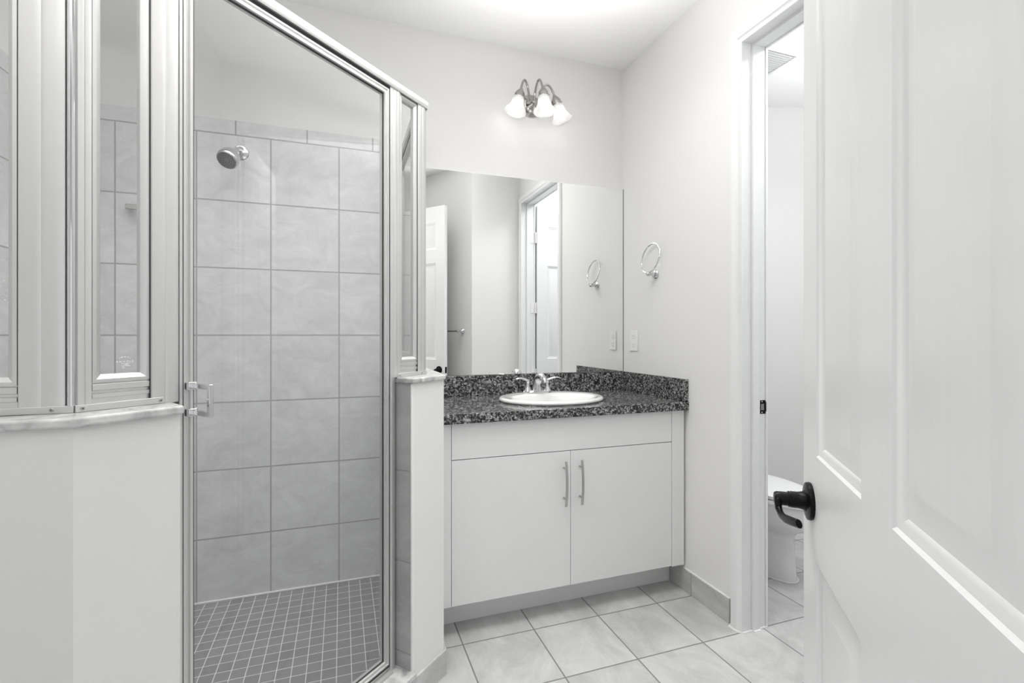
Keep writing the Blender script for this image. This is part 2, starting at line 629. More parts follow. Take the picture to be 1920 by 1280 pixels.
# tile on the doorway end and shower side of the right knee wall
tt = MB()
tt.prism([gp(SC0 - 0.008, KF + 0.006), gp(SC0, KF + 0.006), gp(SC0, KB), gp(SC0 - 0.008, KB)], 0.105, KT)
struct('wall_tile_jamb', tt, M_JAMBT_SHADED, smooth=0)
struct('trim_4', MB().prism([gp(SC0 - 0.009, KF - 0.001), gp(SC0 + 0.001, KF - 0.001), gp(SC0 + 0.001, KF + 0.006), gp(SC0 - 0.009, KF + 0.006)], 0.1, KT), M_CAULK, bevel=0.002)
struct('wall_tile_knee', MB().box((XD0 - TT, isect_x(KB, XD0)[1] + 0.03, 0.04), (XD0, YB, KT)), M_TILEL, smooth=0)

# shower pan
pan = [(XL, YA1), isect_y(KB, YA1), gp(SB2, KB), gp(SC0, KB), (XD0, isect_x(KB, XD0)[1] + 0.02), (XD0, YB), (XL, YB)]
struct('floor_shower', MB().prism(pan, 0.0, 0.04), M_MOSAIC, smooth=0)
struct('trim_5', MB().box((XL + TT, YB - TT - 0.006, 0.04), (XD0, YB - TT, 0.049)), M_CAULK, bevel=0.002)

# marble ledges and curb
lp = [(XL, YA0 - 0.012), isect_y(0, YA0 - 0.012), gp(0.1795, 0.0), gp(0.2085, KB + 0.012), isect_y(KB + 0.012, YA1 + 0.012), (XL, YA1 + 0.012)]
solo('marble_ledge', MB().prism(lp, KT, ZL), M_MARBLE, 'long white marble ledge capping the left shower knee wall, bent at the corner', 'ledge', bevel=0.005, seg=3)
rp = [gp(0.884, 0.0), isect_x(0, XD1 + 0.006), (XD1 + 0.006, YB), (XD0 - 0.012, YB), (XD0 - 0.012, isect_x(KB, XD0)[1] + 0.02), gp(0.884, KB + 0.008)]
solo('marble_ledge', MB().prism(rp, KT, ZL), M_MARBLE, 'short white marble ledge capping the knee wall next to the vanity', 'ledge', bevel=0.005, seg=3)
cp = [gp(SB1, -0.004), gp(SC0, -0.004), gp(SC0 - 0.009, KB), gp(SB2, KB)]
struct('wall_curb', MB().prism([gp(SB1, 0.004), gp(SC0 + 0.006, 0.004), gp(SC0, KB - 0.004), gp(SB2, KB - 0.004)], 0, 0.092), M_BASE, smooth=0)
solo('marble_curb', MB().prism(cp, 0.092, 0.112), M_MARBLE, 'white marble threshold slab under the shower door', 'threshold', bevel=0.004)

# tile baseboards
bt = 0.010
bb_pts = [gp(SC0 + 0.006, KF), gp(SC0 + 0.006, KF - bt)]
xo = XD1 + bt
struct('baseboard_shower', MB().prism([gp(SC0 + 0.004, KF), gp(SC0 + 0.004, KF - bt), isect_x(KF - bt, xo), (xo, 2.056), (XD1, 2.056), cR], 0, 0.090), M_BASE, bevel=0.0015)
struct('baseboard_right', MB().box((XR - bt, YJ1 + 0.067, 0), (XR, YB, 0.105)), M_BASE, bevel=0.0015)
struct('trim_6', MB().box((XR - bt + 0.002, YJ1 + 0.068, 0.105), (XR, 2.056, 0.109)), M_CAULK, bevel=0.001)
struct('baseboard_left', MB().prism([(XL, YA0), (XL, YA0 - bt), (isect_y(KF, YA0)[0] - .004, YA0 - bt), gp(SB1, KF - bt), gp(SB1, KF), isect_y(KF, YA0)], 0, 0.09), M_BASE, bevel=0.0015)
struct('baseboard_rear', MB().box((1.118, 0.715, 0), (XR - 0.02, 0.725, 0.09)), M_BASE, bevel=0.0015)

# ------------------------------------------------------------------ doorway casing (toilet room)
W_ = Frame((XR, 0), (0, 1), (-1, 0))      # s = y, o = out of the wall into the bathroom
casp = [(0.0, 0.0), (0.0, 0.010), (0.004, 0.014), (0.010, 0.0135), (0.013, 0.017), (0.030, 0.019), (0.040, 0.0185), (0.043, 0.0155), (0.047, 0.013),
        (0.057, 0.0115), (0.061, 0.010), (0.061, 0.0)]


def casing(name, fr, s0, s1, ztop, label):
    k = 0.061
    mb = rect_sweep(MB(fr), s0 - k + 0.004, s1 + k - 0.004, 0.0, ztop + k - 0.004, casp, closed=False)
    return struct(name, mb, M_TRIM, label, smooth=30)


t1 = casing('trim_1', W_, YJ0, YJ1, ZD, 'white moulded casing around the toilet room doorway')
W2_ = Frame((XR + 0.12, 0), (0, 1), (1, 0))
casing('trim_2', W2_, YJ0, YJ1, ZD, 'white moulded casing on the toilet room side of the doorway')
jb = MB()
jb.box((XR, YJ1, 0), (XR + 0.12, YJ1 + 0.018, ZD + 0.018))
jb.box((XR, YJ0 - 0.018, 0), (XR + 0.12, YJ0, ZD + 0.018))
jb.box((XR, YJ0, ZD), (XR + 0.12, YJ1, ZD + 0.018))
jb.box((XR + 0.045, YJ1 - 0.011, 0), (XR + 0.080, YJ1, ZD))
jb.box((XR + 0.045, YJ0, 0), (XR + 0.080, YJ0 + 0.011, ZD))
jb.box((XR + 0.045, YJ0 + 0.011, ZD - 0.011), (XR + 0.080, YJ1 - 0.011, ZD))
t3 = struct('trim_3', jb, M_TRIM, 'white jamb and stop lining the toilet room doorway', bevel=0.0015)
sk = MB()
sk.box((XR + 0.086, YJ1 - 0.002, 0.900), (XR + 0.1195, YJ1, 0.957))
sk.box((XR + 0.1195, YJ1 - 0.004, 0.908), (XR + 0.124, YJ1 - 0.0005, 0.950))
so = part('strike_plate', sk, M_BLACK, t3, 'black strike plate', bevel=0.001)
part('latch_hole', MB().box((XR + 0.094, YJ1 - 0.0026, 0.916), (XR + 0.110, YJ1 - 0.0019, 0.942)), M_GREYP, so)
for zz in (0.906, 0.951):
    part('screw', MB().lathe([(0.0, 0.0018), (0.002, 0.0016), (0.003, 0)], (XR + 0.100, YJ1 - 0.002, zz), (0, -1, 0), 12), M_NICKEL, so)
# caulk bead where the casing meets the floor
cb = MB()
cb.tube([(XR - 0.004, YJ1 + 0.062, 0.001), (XR - 0.021, YJ1 + 0.052, 0.001), (XR - 0.022, YJ1 + 0.03, 0.001), (XR - 0.016, YJ1 + 0.004, 0.001), (XR, YJ1 - 0.004, 0.001),
         (XR + 0.045, YJ1 - 0.003, 0.001), (XR + 0.05, YJ1 - 0.014, 0.001), (XR + 0.08, YJ1 - 0.014, 0.001), (XR + 0.084, YJ1 - 0.003, 0.001), (XR + 0.125, YJ1 - 0.002, 0.001)],
        [0.004, 0.005, 0.004, 0.0055, 0.004, 0.005, 0.004, 0.005, 0.004, 0.004], 8)
struct('trim_7', cb, M_CAULK)


# ------------------------------------------------------------------ six panel doors
def panel_door(mb, width, z0, z1, cols, rows, th=0.035):
    """front at o=0, back at o=-th; raised panels on both faces"""
    ss = [0.0] + [v for c in cols for v in c] + [width]
    zz = [z0] + [v for r_ in rows for v in r_] + [z1]
    ring = [(0, 0), (0.004, -0.0035), (0.012, -0.0055), (0.018, -0.0095), (0.024, -0.0095), (0.052, -0.0025), (0.056, -0.002)]
    for side in (1, -1):
        def O(o):
            return o if side == 1 else -th - o
        for i in range(len(ss) - 1):
            for j in range(len(zz) - 1):
                a, b_, c, d = ss[i], ss[i + 1], zz[j], zz[j + 1]
                if i % 2 == 1 and j % 2 == 1:
                    secs = [[(a + k, O(o), c + k), (b_ - k, O(o), c + k), (b_ - k, O(o), d - k), (a + k, O(o), d - k)] for k, o in ring]
                    mb.loft(secs, (False, True))
                else:
                    mb.add([(a, O(0), c), (b_, O(0), c), (b_, O(0), d), (a, O(0), d)], [(0, 1, 2, 3)])
    for i in range(len(ss) - 1):
        a, b_ = ss[i], ss[i + 1]
        for z in (z0, z1):
            mb.add([(a, 0, z), (b_, 0, z), (b_, -th, z), (a, -th, z)], [(0, 1, 2, 3)])
    for j in range(len(zz) - 1):
        c, d = zz[j], zz[j + 1]
        for s in (0, width):
            mb.add([(s, 0, c), (s, 0, d), (s, -th, d), (s, -th, c)], [(0, 1, 2, 3)])
    return mb


# near entry door: s from lever edge towards the hinge
DU = (-0.6307, -0.776)
DN = (-0.776, 0.6307)
D1 = Frame((0.8632, 0.7204), DU, DN)
ROWS = [(0.21, 0.825), (1.013, 1.877), (2.000, 2.240)]
dm = panel_door(MB(D1), 0.787, 0.012, 2.385, [(0.0995, 0.340), (0.443, 0.684)], ROWS)
door1 = struct('door_1', dm, M_DOOR, 'white six-panel entry door standing open at the right edge', smooth=25)
# lever set
zl = 0.922


def lever_set(fr, s, side, parent, mat=None):
    o0 = 0.0 if side == 1 else -0.035
    sg = side

    def P(ss, oo, z):
        return Vector(fr(ss, o0 + sg * oo, z))
    c = P(s, 0, zl)
    ax = P(s, 1, zl) - c
    mb = MB()
    mb.lathe([(0.0, 0), (0.0335, 0.0), (0.0345, 0.003), (0.0335, 0.0075), (0.030, 0.009), (0.020, 0.0105), (0.0165, 0.014), (0.0150, 0.022), (0.0150, 0.034), (0.0142, 0.0345),
              (0.0142, 0.0365), (0.0150, 0.037), (0.0138, 0.0385), (0.0, 0.0385)], c, ax, 40)
    rose = part('rose', mb, M_BLACK, parent, 'black round rose')
    hb = MB()
    hb.lathe([(0.0, 0.037), (0.0128, 0.037), (0.0126, 0.050), (0.0122, 0.058), (0.010, 0.0615), (0.0, 0.062)], c, ax, 28)
    path = []
    rr = []
    pts = [(-0.002, 0.054, 0.002, 0.0100, 0.0070), (0.008, 0.056, -0.004, 0.0095, 0.0065), (0.012, 0.0555, -0.016, 0.0090, 0.0060), (0.026, 0.0530, -0.0235, 0.0085, 0.0055),
           (0.050, 0.0505, -0.0215, 0.0085, 0.0055), (0.074, 0.0475, -0.0160, 0.0085, 0.0055), (0.098, 0.0430, -0.0105, 0.0080, 0.0055), (0.110, 0.0405, -0.0075, 0.0076, 0.0050)]
    for a, o_, dz, r1, r2 in pts:
        path.append(tuple(P(s + a, o_, zl + dz)))
        rr.append((r1, r2))
    hb.tube(path, rr, 18)
    part('lever', hb, M_BLACK, rose, 'black curved lever')
    return rose


lever_set(D1, 0.062, 1, door1)
lever_set(D1, 0.062, -1, door1)
part('latch_plate', MB(D1).box((-0.0015, -0.030, zl - 0.028), (0.0, -0.005, zl + 0.028)), M_BLACK, door1, bevel=0.001)
for hz in (0.22, 1.2, 2.15):
    part('hinge', MB().tube([D1(0.781, 0.004, hz - 0.045), D1(0.781, 0.004, hz + 0.045)], 0.006, 12), M_NICKEL, door1)

# toilet room door, open 90 degrees into the toilet room
D2 = Frame((XR + 0.145, YJ0 + 0.012), (1, 0), (0, 1))
dm = panel_door(MB(D2), 0.76, 0.012, 2.43, [(0.105, 0.33), (0.43, 0.655)], ROWS)
door2 = struct('door_2', dm, M_DOOR, 'white six-panel toilet room door seen in the mirror, opened inward', smooth=25)
for hz in (0.25, 0.87, 1.485, 2.135):
    hb = MB()
    hb.box((XR + 0.085, YJ0 + 0.0005, hz - 0.05), (XR + 0.150, YJ0 + 0.003, hz + 0.05))
    hb.tube([(XR + 0.132, YJ0 + 0.010, hz - 0.05), (XR + 0.132, YJ0 + 0.010, hz + 0.05)], 0.007, 12)
    part('hinge', hb, M_PLAST, door2, 'white painted hinge')

# ------------------------------------------------------------------ mirror
solo('wall_mirror', MB().box((0.29, YB - 0.006, 1.021), (XR - 0.004, YB - 0.0005, 2.086)), M_MIRROR,
     'large frameless rectangular mirror on the wall above the vanity', 'mirror', smooth=0)
struct('trim_8', MB().box((XR - 0.004, YB - 0.0065, 1.021), (XR - 0.0005, YB - 0.0005, 2.088)), M_DARKP, smooth=0)

# ------------------------------------------------------------------ vanity cabinet
YF = 1.945
XV0, XV1 = 0.365, XR
van = thing('vanity_cabinet', 'white two-door vanity cabinet with flat fronts under the granite countertop', 'cabinet', (0.96, 2.2, 0))
cx0, cx1 = 0.421, 1.487
bd = MB()
bd.box((XV0, YF + 0.020, 0.130), (XV1 - 0.001, YB - 0.012, 0.872))
part('body', bd, M_CAB, van, smooth=0)
part('toe_kick', MB().box((XV0, 2.056, 0.0), (XV1 - 0.012, 2.07, 0.130)), M_TOE, van, smooth=0)
part('filler_panel', MB().box((XV0, YF, 0.130), (cx0 - 0.0015, YF + 0.02, 0.872)), M_CAB, van, bevel=0.0006)
part('filler_panel', MB().box((cx1 + 0.0015, YF, 0.127), (XR - 0.012, YF + 0.02, 0.872)), M_CAB, van, bevel=0.0006)
part('false_drawer_front', MB().box((cx0 + 0.0005, YF, 0.7245), (cx1 - 0.0005, YF + 0.018, 0.871)), M_CAB, van, bevel=0.0008)
mid = 0.954
part('seam_shadow_gap', MB().box((cx0 - 0.0015, YF + 0.012, 0.131), (cx1 + 0.0015, YF + 0.019, 0.8705)), M_GASKET, van, smooth=0)
for a, b_, hx in ((cx0 + 0.0005, mid - 0.001, 0.921), (mid + 0.001, cx1 - 0.0005, 0.998)):
    dr = part('door', MB().box((a, YF, 0.131), (b_, YF + 0.018, 0.7215)), M_CAB, van, bevel=0.0008)
    hm = MB()
    n = 14
    path = [(hx, YF - 0.024 - 0.010 * (1 - (2 * i / n - 1) ** 2), 0.486 + i * (0.196 / n)) for i in range(n + 1)]
    secs = []
    for (x, y, z) in path:
        secs.append([(x - 0.005, y + 0.003, z), (x + 0.005, y + 0.003, z), (x + 0.005, y - 0.003, z), (x - 0.005, y - 0.003, z)])
    hm.loft(secs)
    for z in (0.518, 0.650):
        hm.tube([(hx, YF, z), (hx, YF - 0.0245 - 0.006, z)], 0.0045, 12)
    part('handle', hm, M_NICKEL, dr, 'brushed nickel bow handle', bevel=0.0008)

# ------------------------------------------------------------------ countertop
ctp = thing('countertop', 'speckled grey granite countertop with backsplash around the sink', 'countertop', (0.96, 2.2, 0.872))
SX, SY, SA, SBb = 0.975, 2.200, 0.262, 0.215     # sink ellipse


def slab_with_hole():
    mb = MB()
    n = 64
    z1, z0 = 0.913, 0.873
    X0, X1, Y0, Y1 = 0.356, XR - 0.0005, 1.922, YB - 0.001
    outer, inner = [], []
    for k in range(n):
        t = 2 * PI * k / n
        c, s = math.cos(t), math.sin(t)
        inner.append((SX + (SA - 0.03) * c, SY + (SBb - 0.03) * s))
        # walk the rectangle by angle
        kx = ((X1 - SX) if c > 0 else (SX - X0)) / max(abs(c), 1e-9)
        ky = ((Y1 - SY) if s > 0 else (SY - Y0)) / max(abs(s), 1e-9)
        kk = min(kx, ky)
        outer.append([SX + kk * c, SY + kk * s])
    for cx_, cy_ in ((X0, Y0), (X0, Y1), (X1, Y0), (X1, Y1)):
        i = min(range(n), key=lambda q: (outer[q][0] - cx_) ** 2 + (outer[q][1] - cy_) ** 2)
        outer[i] = [cx_, cy_]
    secs = [[(x, y, z0) for x, y in inner], [(x, y, z0) for x, y in outer], [(x, y, z1) for x, y in outer], [(x, y, z1) for x, y in inner]]
    secs.append(secs[0])
    mb.loft(secs, (False, False))
    return mb


part('slab', slab_with_hole(), M_GRANITE, ctp, bevel=0.002, smooth=30)
part('backsplash', MB().box((0.36, YB - 0.021, 0.9135), (XR - 0.020, YB - 0.0005, 1.019)), M_GRANITE, ctp, bevel=0.0012)
part('side_splash', MB().box((XR - 0.020, 1.927, 0.9135), (XR - 0.0005, YB - 0.0005, 1.020)), M_GRANITE, ctp, bevel=0.0012)

# ------------------------------------------------------------------ sink
snk = thing('sink', 'oval white porcelain drop-in sink set into the granite countertop', 'sink', (SX, SY, 0.913))


def ell(a, b_, cx_, cy_, z, n=72):
    return [(cx_ + a * math.cos(2 * PI * k / n), cy_ + b_ * math.sin(2 * PI * k / n), z) for k in range(n)]


IY = 2.172
prof = [(SA - 0.028, SBb - 0.028, SY, 0.905), (SA - 0.006, SBb - 0.006, SY, 0.9145), (SA, SBb, SY, 0.918), (SA + 0.001, SBb + 0.001, SY, 0.924), (SA - 0.003, SBb - 0.003, SY, 0.930),
        (SA - 0.012, SBb - 0.012, SY, 0.9335), (SA - 0.026, SBb - 0.028, SY - 0.003, 0.932), (0.222, 0.162, IY + 0.002, 0.931), (0.212, 0.150, IY, 0.928), (0.204, 0.142, IY, 0.918),
        (0.190, 0.131, IY, 0.885), (0.165, 0.115, IY, 0.840), (0.120, 0.085, IY, 0.803), (0.06, 0.045, IY, 0.790), (0.022, 0.022, IY, 0.788)]
sm = MB()
sm.loft([ell(a, b_, SX, cy_, z) for a, b_, cy_, z in prof], (False, True))
part('basin', sm, M_PORC, snk, smooth=60)
dr = MB()
dr.lathe([(0.0, 0.002), (0.012, 0.002), (0.021, 0.003), (0.023, 0.0005)], (SX, IY, 0.7885), (0, 0, 1), 32)
part('drain', dr, M_CHROME, snk, 'chrome drain')
oh = MB()
oh.lathe([(0.0, 0.002), (0.005, 0.002), (0.007, 0)], (SX + 0.199, IY + 0.02, 0.905), (-1, 0, 0.3), 16)

# ------------------------------------------------------------------ faucet
FX, FY, FZ = 0.966, 2.358, 0.932
fau = thing('faucet', 'polished chrome two-lever faucet on the back rim of the sink', 'faucet', (FX, FY, FZ))
bm_ = MB()
bm_.loft([ell(0.082, 0.028, FX, FY, FZ - 0.001, 48), ell(0.082, 0.028, FX, FY, FZ + 0.006, 48), ell(0.076, 0.023, FX, FY, FZ + 0.012, 48), ell(0.050, 0.016, FX, FY, FZ + 0.014, 48)], (True, True))
part('base_plate', bm_, M_CHROME, fau)
sp_ = MB()
path = [(0, 0.004, 0.006), (0, 0.004, 0.03), (0, 0.000, 0.055), (0, -0.010, 0.074), (0, -0.028, 0.087), (0, -0.052, 0.090), (0, -0.076, 0.083), (0, -0.094, 0.070), (0, -0.098, 0.060)]
rad = [(0.030, 0.034), (0.027, 0.029), (0.0235, 0.024), (0.021, 0.021), (0.019, 0.019), (0.017, 0.017), (0.015, 0.015), (0.012, 0.0125), (0.0115, 0.012)]
sp_.tube([(FX + a, FY + b_, FZ + c) for a, b_, c in path], [(r[0], r[1]) for r in rad], 24)
part('spout', sp_, M_CHROME, fau)
for sg in (-1, 1):
    hm = MB()
    hx = FX + sg * 0.055
    hm.lathe([(0.0215, 0.008), (0.0195, 0.014), (0.0155, 0.022), (0.0115, 0.032), (0.0095, 0.045), (0.0105, 0.056), (0.0125, 0.062), (0.011, 0.068), (0.0, 0.071)], (hx, FY, FZ), (0, 0, 1), 24)
    hm.tube([(hx, FY, FZ + 0.064), (hx + sg * 0.018, FY - 0.002, FZ + 0.071), (hx + sg * 0.035, FY - 0.005, FZ + 0.077), (hx + sg * 0.055, FY - 0.009, FZ + 0.078), (hx + sg * 0.070, FY - 0.012, FZ + 0.074)],
            [(0.006, 0.010), (0.006, 0.0095), (0.005, 0.0105), (0.004, 0.0095), (0.002, 0.004)], 16)
    part('lever_handle', hm, M_CHROME, fau)

# ------------------------------------------------------------------ vanity light
VX, VZ = 0.985, 2.500
vl = thing('vanity_light', 'three-arm nickel wall light with ribbed glass bell shades above the mirror', 'wall light', (VX, YB, VZ))
bp = MB()
bp.lathe([(0.062, 0.0), (0.062, 0.004), (0.057, 0.005), (0.056, 0.009), (0.051, 0.010), (0.050, 0.014), (0.045, 0.015), (0.044, 0.019), (0.034, 0.022), (0.026, 0.030), (0.012, 0.040), (0.007, 0.050), (0.009, 0.056), (0.0, 0.060)],
         (VX, YB - 0.0005, VZ - 0.01), (0, -1, 0), 48)
part('backplate', bp, M_POLNICK, vl, 'stepped round nickel backplate')
arms = [((-0.095, -0.095, 0.010), (-0.30, -0.10, -1)), ((0.005, -0.165, 0.000), (0.0, -0.16, -1)), ((0.105, -0.095, 0.004), (0.32, -0.10, -1))]
for (dx, dy, dz), tilt in arms:
    ax = Vector(tilt).normalized()
    top = Vector((VX + dx, YB + dy, VZ + dz))          # top of the socket cup
    st = Vector((VX + dx * 0.25, YB - 0.045, VZ + 0.0))
    am = MB()
    mids = []
    hgt = 0.085
    for i in range(17):
        t = i / 16
        p = st.lerp(top, t)
        p.z = st.z + (top.z - st.z) * t + hgt * math.sin(PI * min(1, t * 1.0)) ** 0.8
        mids.append(tuple(p))
    am.tube(mids, 0.0058, 12)
    a_ = part('arm', am, M_POLNICK, vl)
    cm = MB()
    cm.lathe([(0.0, -0.024), (0.007, -0.023), (0.010, -0.016), (0.020, 0.000), (0.0255, 0.010), (0.0268, 0.036), (0.024, 0.037)], top, ax, 28)
    part('socket_cup', cm, M_POLNICK, a_)
    for k in range(3):
        an = k * 2 * PI / 3 + 0.6
        side = ax.cross(Vector((0, 1, 0))).normalized()
        s2 = ax.cross(side)
        dvec = side * math.cos(an) + s2 * math.sin(an)
        part('thumb_screw', MB().tube([tuple(top + ax * 0.029 + dvec * 0.024), tuple(top + ax * 0.029 + dvec * 0.033)], 0.0025, 8), M_POLNICK, a_)
    shm = MB()
    shm.lathe([(0.022, 0.033), (0.0265, 0.036), (0.0295, 0.045), (0.0320, 0.060), (0.0345, 0.076), (0.0395, 0.092), (0.0480, 0.106), (0.0555, 0.114), (0.0570, 0.117)], top, ax, 144, rib=(36, 0.012))
    sh = part('glass_shade', shm, M_SHADE, vl, 'lit ribbed bell-shaped glass shade', solid=0.0022, smooth=60)
    bu = MB()
    bu.lathe([(0.0, 0.040), (0.010, 0.041), (0.012, 0.052), (0.018, 0.066), (0.0235, 0.080), (0.0215, 0.094), (0.012, 0.103), (0.0, 0.106)], top, ax, 24)
    part('bulb', bu, M_BULB, sh, 'glowing white bulb')
    ld = bpy.data.lights.new('bulb_light', 'POINT')
    ld.energy = 0.14
    ld.shadow_soft_size = 0.02
    ld.color = (1, 0.97, 0.93)
    lo = bpy.data.objects.new('bulb_light', ld)
    C.objects.link(lo)
    lo.location = top + ax * 0.128

# ------------------------------------------------------------------ towel ring, outlet, towel bar
trg = thing('towel_ring', 'chrome towel ring swung upward on the wall right of the mirror', 'towel ring', (XR, 2.185, 1.553))
mt = MB()
mt.lathe([(0.0, 0.0), (0.024, 0.0), (0.0245, 0.004), (0.021, 0.009), (0.011, 0.014), (0.008, 0.022), (0.008, 0.034), (0.0115, 0.040), (0.0115, 0.050), (0.008, 0.055), (0, 0.056)], (XR - 0.0005, 2.185, 1.553), (-1, 0, 0), 28)
part('mount', mt, M_CHROME, trg)
rg = MB()
rr_ = 0.078
pts = []
for k in range(48):
    a = 2 * PI * k / 48
    zz = 1.553 + 0.006 + rr_ - rr_ * math.cos(a)
    pts.append((XR - 0.045 + 0.030 * (1 - math.cos(a)) / 2, 2.190 + rr_ * math.sin(a), zz))
rg.tube(pts, 0.0036, 10, closed=True)
part('ring', rg, M_CHROME, trg)

ol = thing('power_outlet', 'white duplex power outlet on the wall just above the side splash', 'outlet', (XR, 2.385, 1.199))
part('cover_plate', MB().box((XR - 0.006, 2.348, 1.142), (XR - 0.0005, 2.422, 1.256)), M_PLAST, ol, bevel=0.002)
for zz in (1.175, 1.223):
    fm = MB()
    fm.lathe([(0.0, 0.0), (0.0165, 0.0), (0.0165, 0.0015), (0, 0.0016)], (XR - 0.006, 2.385, zz), (-1, 0, 0), 24)
    f_ = part('receptacle', fm, M_PLAST, ol)
    sl = MB()
    sl.box((XR - 0.0079, 2.3765, zz + 0.001), (XR - 0.0075, 2.3785, zz + 0.009))
    sl.box((XR - 0.0079, 2.3915, zz + 0.001), (XR - 0.0075, 2.3935, zz + 0.009))
    sl.lathe([(0.0, 0.0004), (0.0025, 0.0004), (0.0025, 0)], (XR - 0.0075, 2.385, zz - 0.008), (-1, 0, 0), 12)
    part('slots', sl, M_GREYP, f_, 'dark plug slots')

# towel bar on the diagonal wall behind the entry door
e1 = Vector((0.5127, 0.8586, 0))
n1_ = Vector((-0.8586, 0.5127, 0))
base0 = Vector((0.6824, 0.0, 0))


def W1(s, o, z):
    return tuple(base0 + e1 * s + n1_ * o + Vector((0, 0, z)))


tb = thing('towel_bar', 'chrome towel bar behind the entry door, its end showing in the mirror', 'towel bar', W1(0.5, 0, 1.268))
for s in (0.13, 0.72):
    mb = MB()
    mb.lathe([(0.0, 0), (0.024, 0.0), (0.0245, 0.004), (0.019, 0.012), (0.010, 0.022), (0.0075, 0.034), (0.0095, 0.046), (0.0125, 0.052), (0.0125, 0.066), (0.008, 0.070), (0.0, 0.071)], W1(s, 0.0005, 1.268), tuple(n1_), 24)
    part('mount', mb, M_CHROME, tb)
part('bar', MB().tube([W1(0.11, 0.059, 1.268), W1(0.74, 0.059, 1.268)], 0.0075, 16), M_CHROME, tb)

# ------------------------------------------------------------------ shower head and rail
shw = thing('shower_fixture', 'chrome shower head on a short arm high on the tiled back wall', 'shower head', (-0.43, YB - TT, 2.058))
fl = MB()
fl.lathe([(0.0, 0.012), (0.012, 0.012), (0.016, 0.009), (0.030, 0.005), (0.034, 0.0)], (-0.43, YB - TT, 2.058), (0, -1, 0), 36)
part('flange', fl, M_CHROME, shw)
am = MB()
am.tube([(-0.43, YB - TT, 2.058), (-0.43, 2.46, 2.057), (-0.431, 2.43, 2.050), (-0.433, 2.40, 2.034), (-0.435, 2.385, 2.022)], 0.0095, 16)
am.lathe([(0.0, -0.012), (0.013, -0.010), (0.0165, 0.0), (0.013, 0.012), (0, 0.014)], (-0.437, 2.377, 2.016), (-0.08, -0.7, -0.7), 20)
part('arm', am, M_CHROME, shw)
hax = Vector((-0.28, -0.62, -0.74)).normalized()
hp = Vector((-0.437, 2.377, 2.016))
hm = MB()
hm.lathe([(0.012, -0.002), (0.017, 0.006), (0.029, 0.014), (0.037, 0.024), (0.0415, 0.038), (0.0428, 0.052), (0.0425, 0.064), (0.040, 0.068), (0.0385, 0.069)], hp, hax, 36, (True, False))
hd = part('head', hm, M_CHROME, shw)
fm = MB()
fm.lathe([(0.0, 0.066), (0.012, 0.066), (0.020, 0.0675), (0.030, 0.0665), (0.0385, 0.069)], hp, hax, 36)
part('spray_face', fm, M_GREYP, hd, 'grey rubber spray face')
sa = hax.cross(Vector((0, 0, 1))).normalized()
sb = hax.cross(sa)
nz = MB()
for cnt, rad_ in ((22, 0.031), (16, 0.022), (8, 0.012)):
    for k in range(cnt):
        a = 2 * PI * k / cnt
        p = hp + hax * 0.066 + (sa * math.cos(a) + sb * math.sin(a)) * rad_
        nz.tube([tuple(p), tuple(p + hax * 0.004)], 0.0013, 6)
part('nozzle_ring', nz, M_GASKET, hd, 'dark spray nozzles')

rl = thing('wall_rail', 'flat chrome rail on the tiled back wall, seen through the narrow glass', 'rail', (-0.74, YB - TT, 1.774))
part('bar', MB().box((-0.852, YB - 0.050, 1.759), (-0.625, YB - 0.036, 1.780)), M_NICKEL, rl, bevel=0.002)
for x in (-0.843, -0.635):
    part('mount', MB().box((x - 0.009, YB - 0.038, 1.764), (x + 0.009, YB - TT, 1.779)), M_CHROME, rl, bevel=0.002)

# ------------------------------------------------------------------ shower enclosure
GF = 0.072                     # outer face of the frames
ZH0, ZH1 = 2.056, 2.087        # header
enc = thing('shower_enclosure', 'angled aluminium and glass shower enclosure standing on the marble ledges and curb', 'shower enclosure', tuple(G(0.55, 0.09, 0.112)))
H = Frame(gp(0, GF), LE, LN)   # s same as before, o measured from the outer face
YAF = 1.109                    # outer face of the straight left panel
AF = Frame((0, YAF), (1, 0), (0, 1))
sA = 0.028                     # corner with the angled run
xA = H(sA, 0, 0)[0]
XDF = 0.292                    # outer face of the return run beside the vanity
sD = (XDF - H.o[0]) / LE[0]
DF = Frame((XDF, 0), (0, 1), (-1, 0))
yD = H(sD, 0, 0)[1]


def extr(mb, s0, s1, prof):
    """rail along s; prof closed loop of (o, z)"""
    mb.loft([[(s0, o, z) for o, z in prof], [(s1, o, z) for o, z in prof]])
    return mb


def vert(mb, z0, z1, prof):
    """post; prof closed loop of (s, o)"""
    mb.loft([[(s, o, z0) for s, o in prof], [(s, o, z1) for s, o in prof]])
    return mb


hprof = [(-0.004, ZH0), (-0.006, ZH0 + 0.006), (-0.006, ZH1 - 0.010), (-0.002, ZH1 - 0.003), (0.004, ZH1), (0.034, ZH1), (0.034, ZH0), (0.026, ZH0), (0.026, ZH0 + 0.010), (0.006, ZH0 + 0.010), (0.006, ZH0)]
hm = MB(H)
extr(hm, sA, sD + 0.006, hprof)
part('header_rail', hm, M_ALU, enc, smooth=40)
part('header_rail', extr(MB(AF), XL + 0.001, xA, hprof), M_ALU, enc, smooth=40)
part('header_rail', extr(MB(DF), yD, YB - 0.007, hprof), M_ALU, enc, smooth=40)


def ridged(s0, s1, depth=0.030, steps=None):
    """post profile with shallow flutes on the outer side"""
    w_ = s1 - s0
    pts = [(s0, 0.004), (s0 + 0.003, 0.0)]
    for f, q in ((0.10, -0.0004), (0.24, -0.0012), (0.38, -0.0015), (0.46, -0.0012), (0.50, -0.0002), (0.54, -0.0012), (0.64, -0.0015), (0.80, -0.0011), (0.92, -0.0004)):
        pts.append((s0 + w_ * f, q))
    pts += [(s1 - 0.001, 0.002), (s1, 0.004), (s1, depth), (s0, depth)]
    return pts


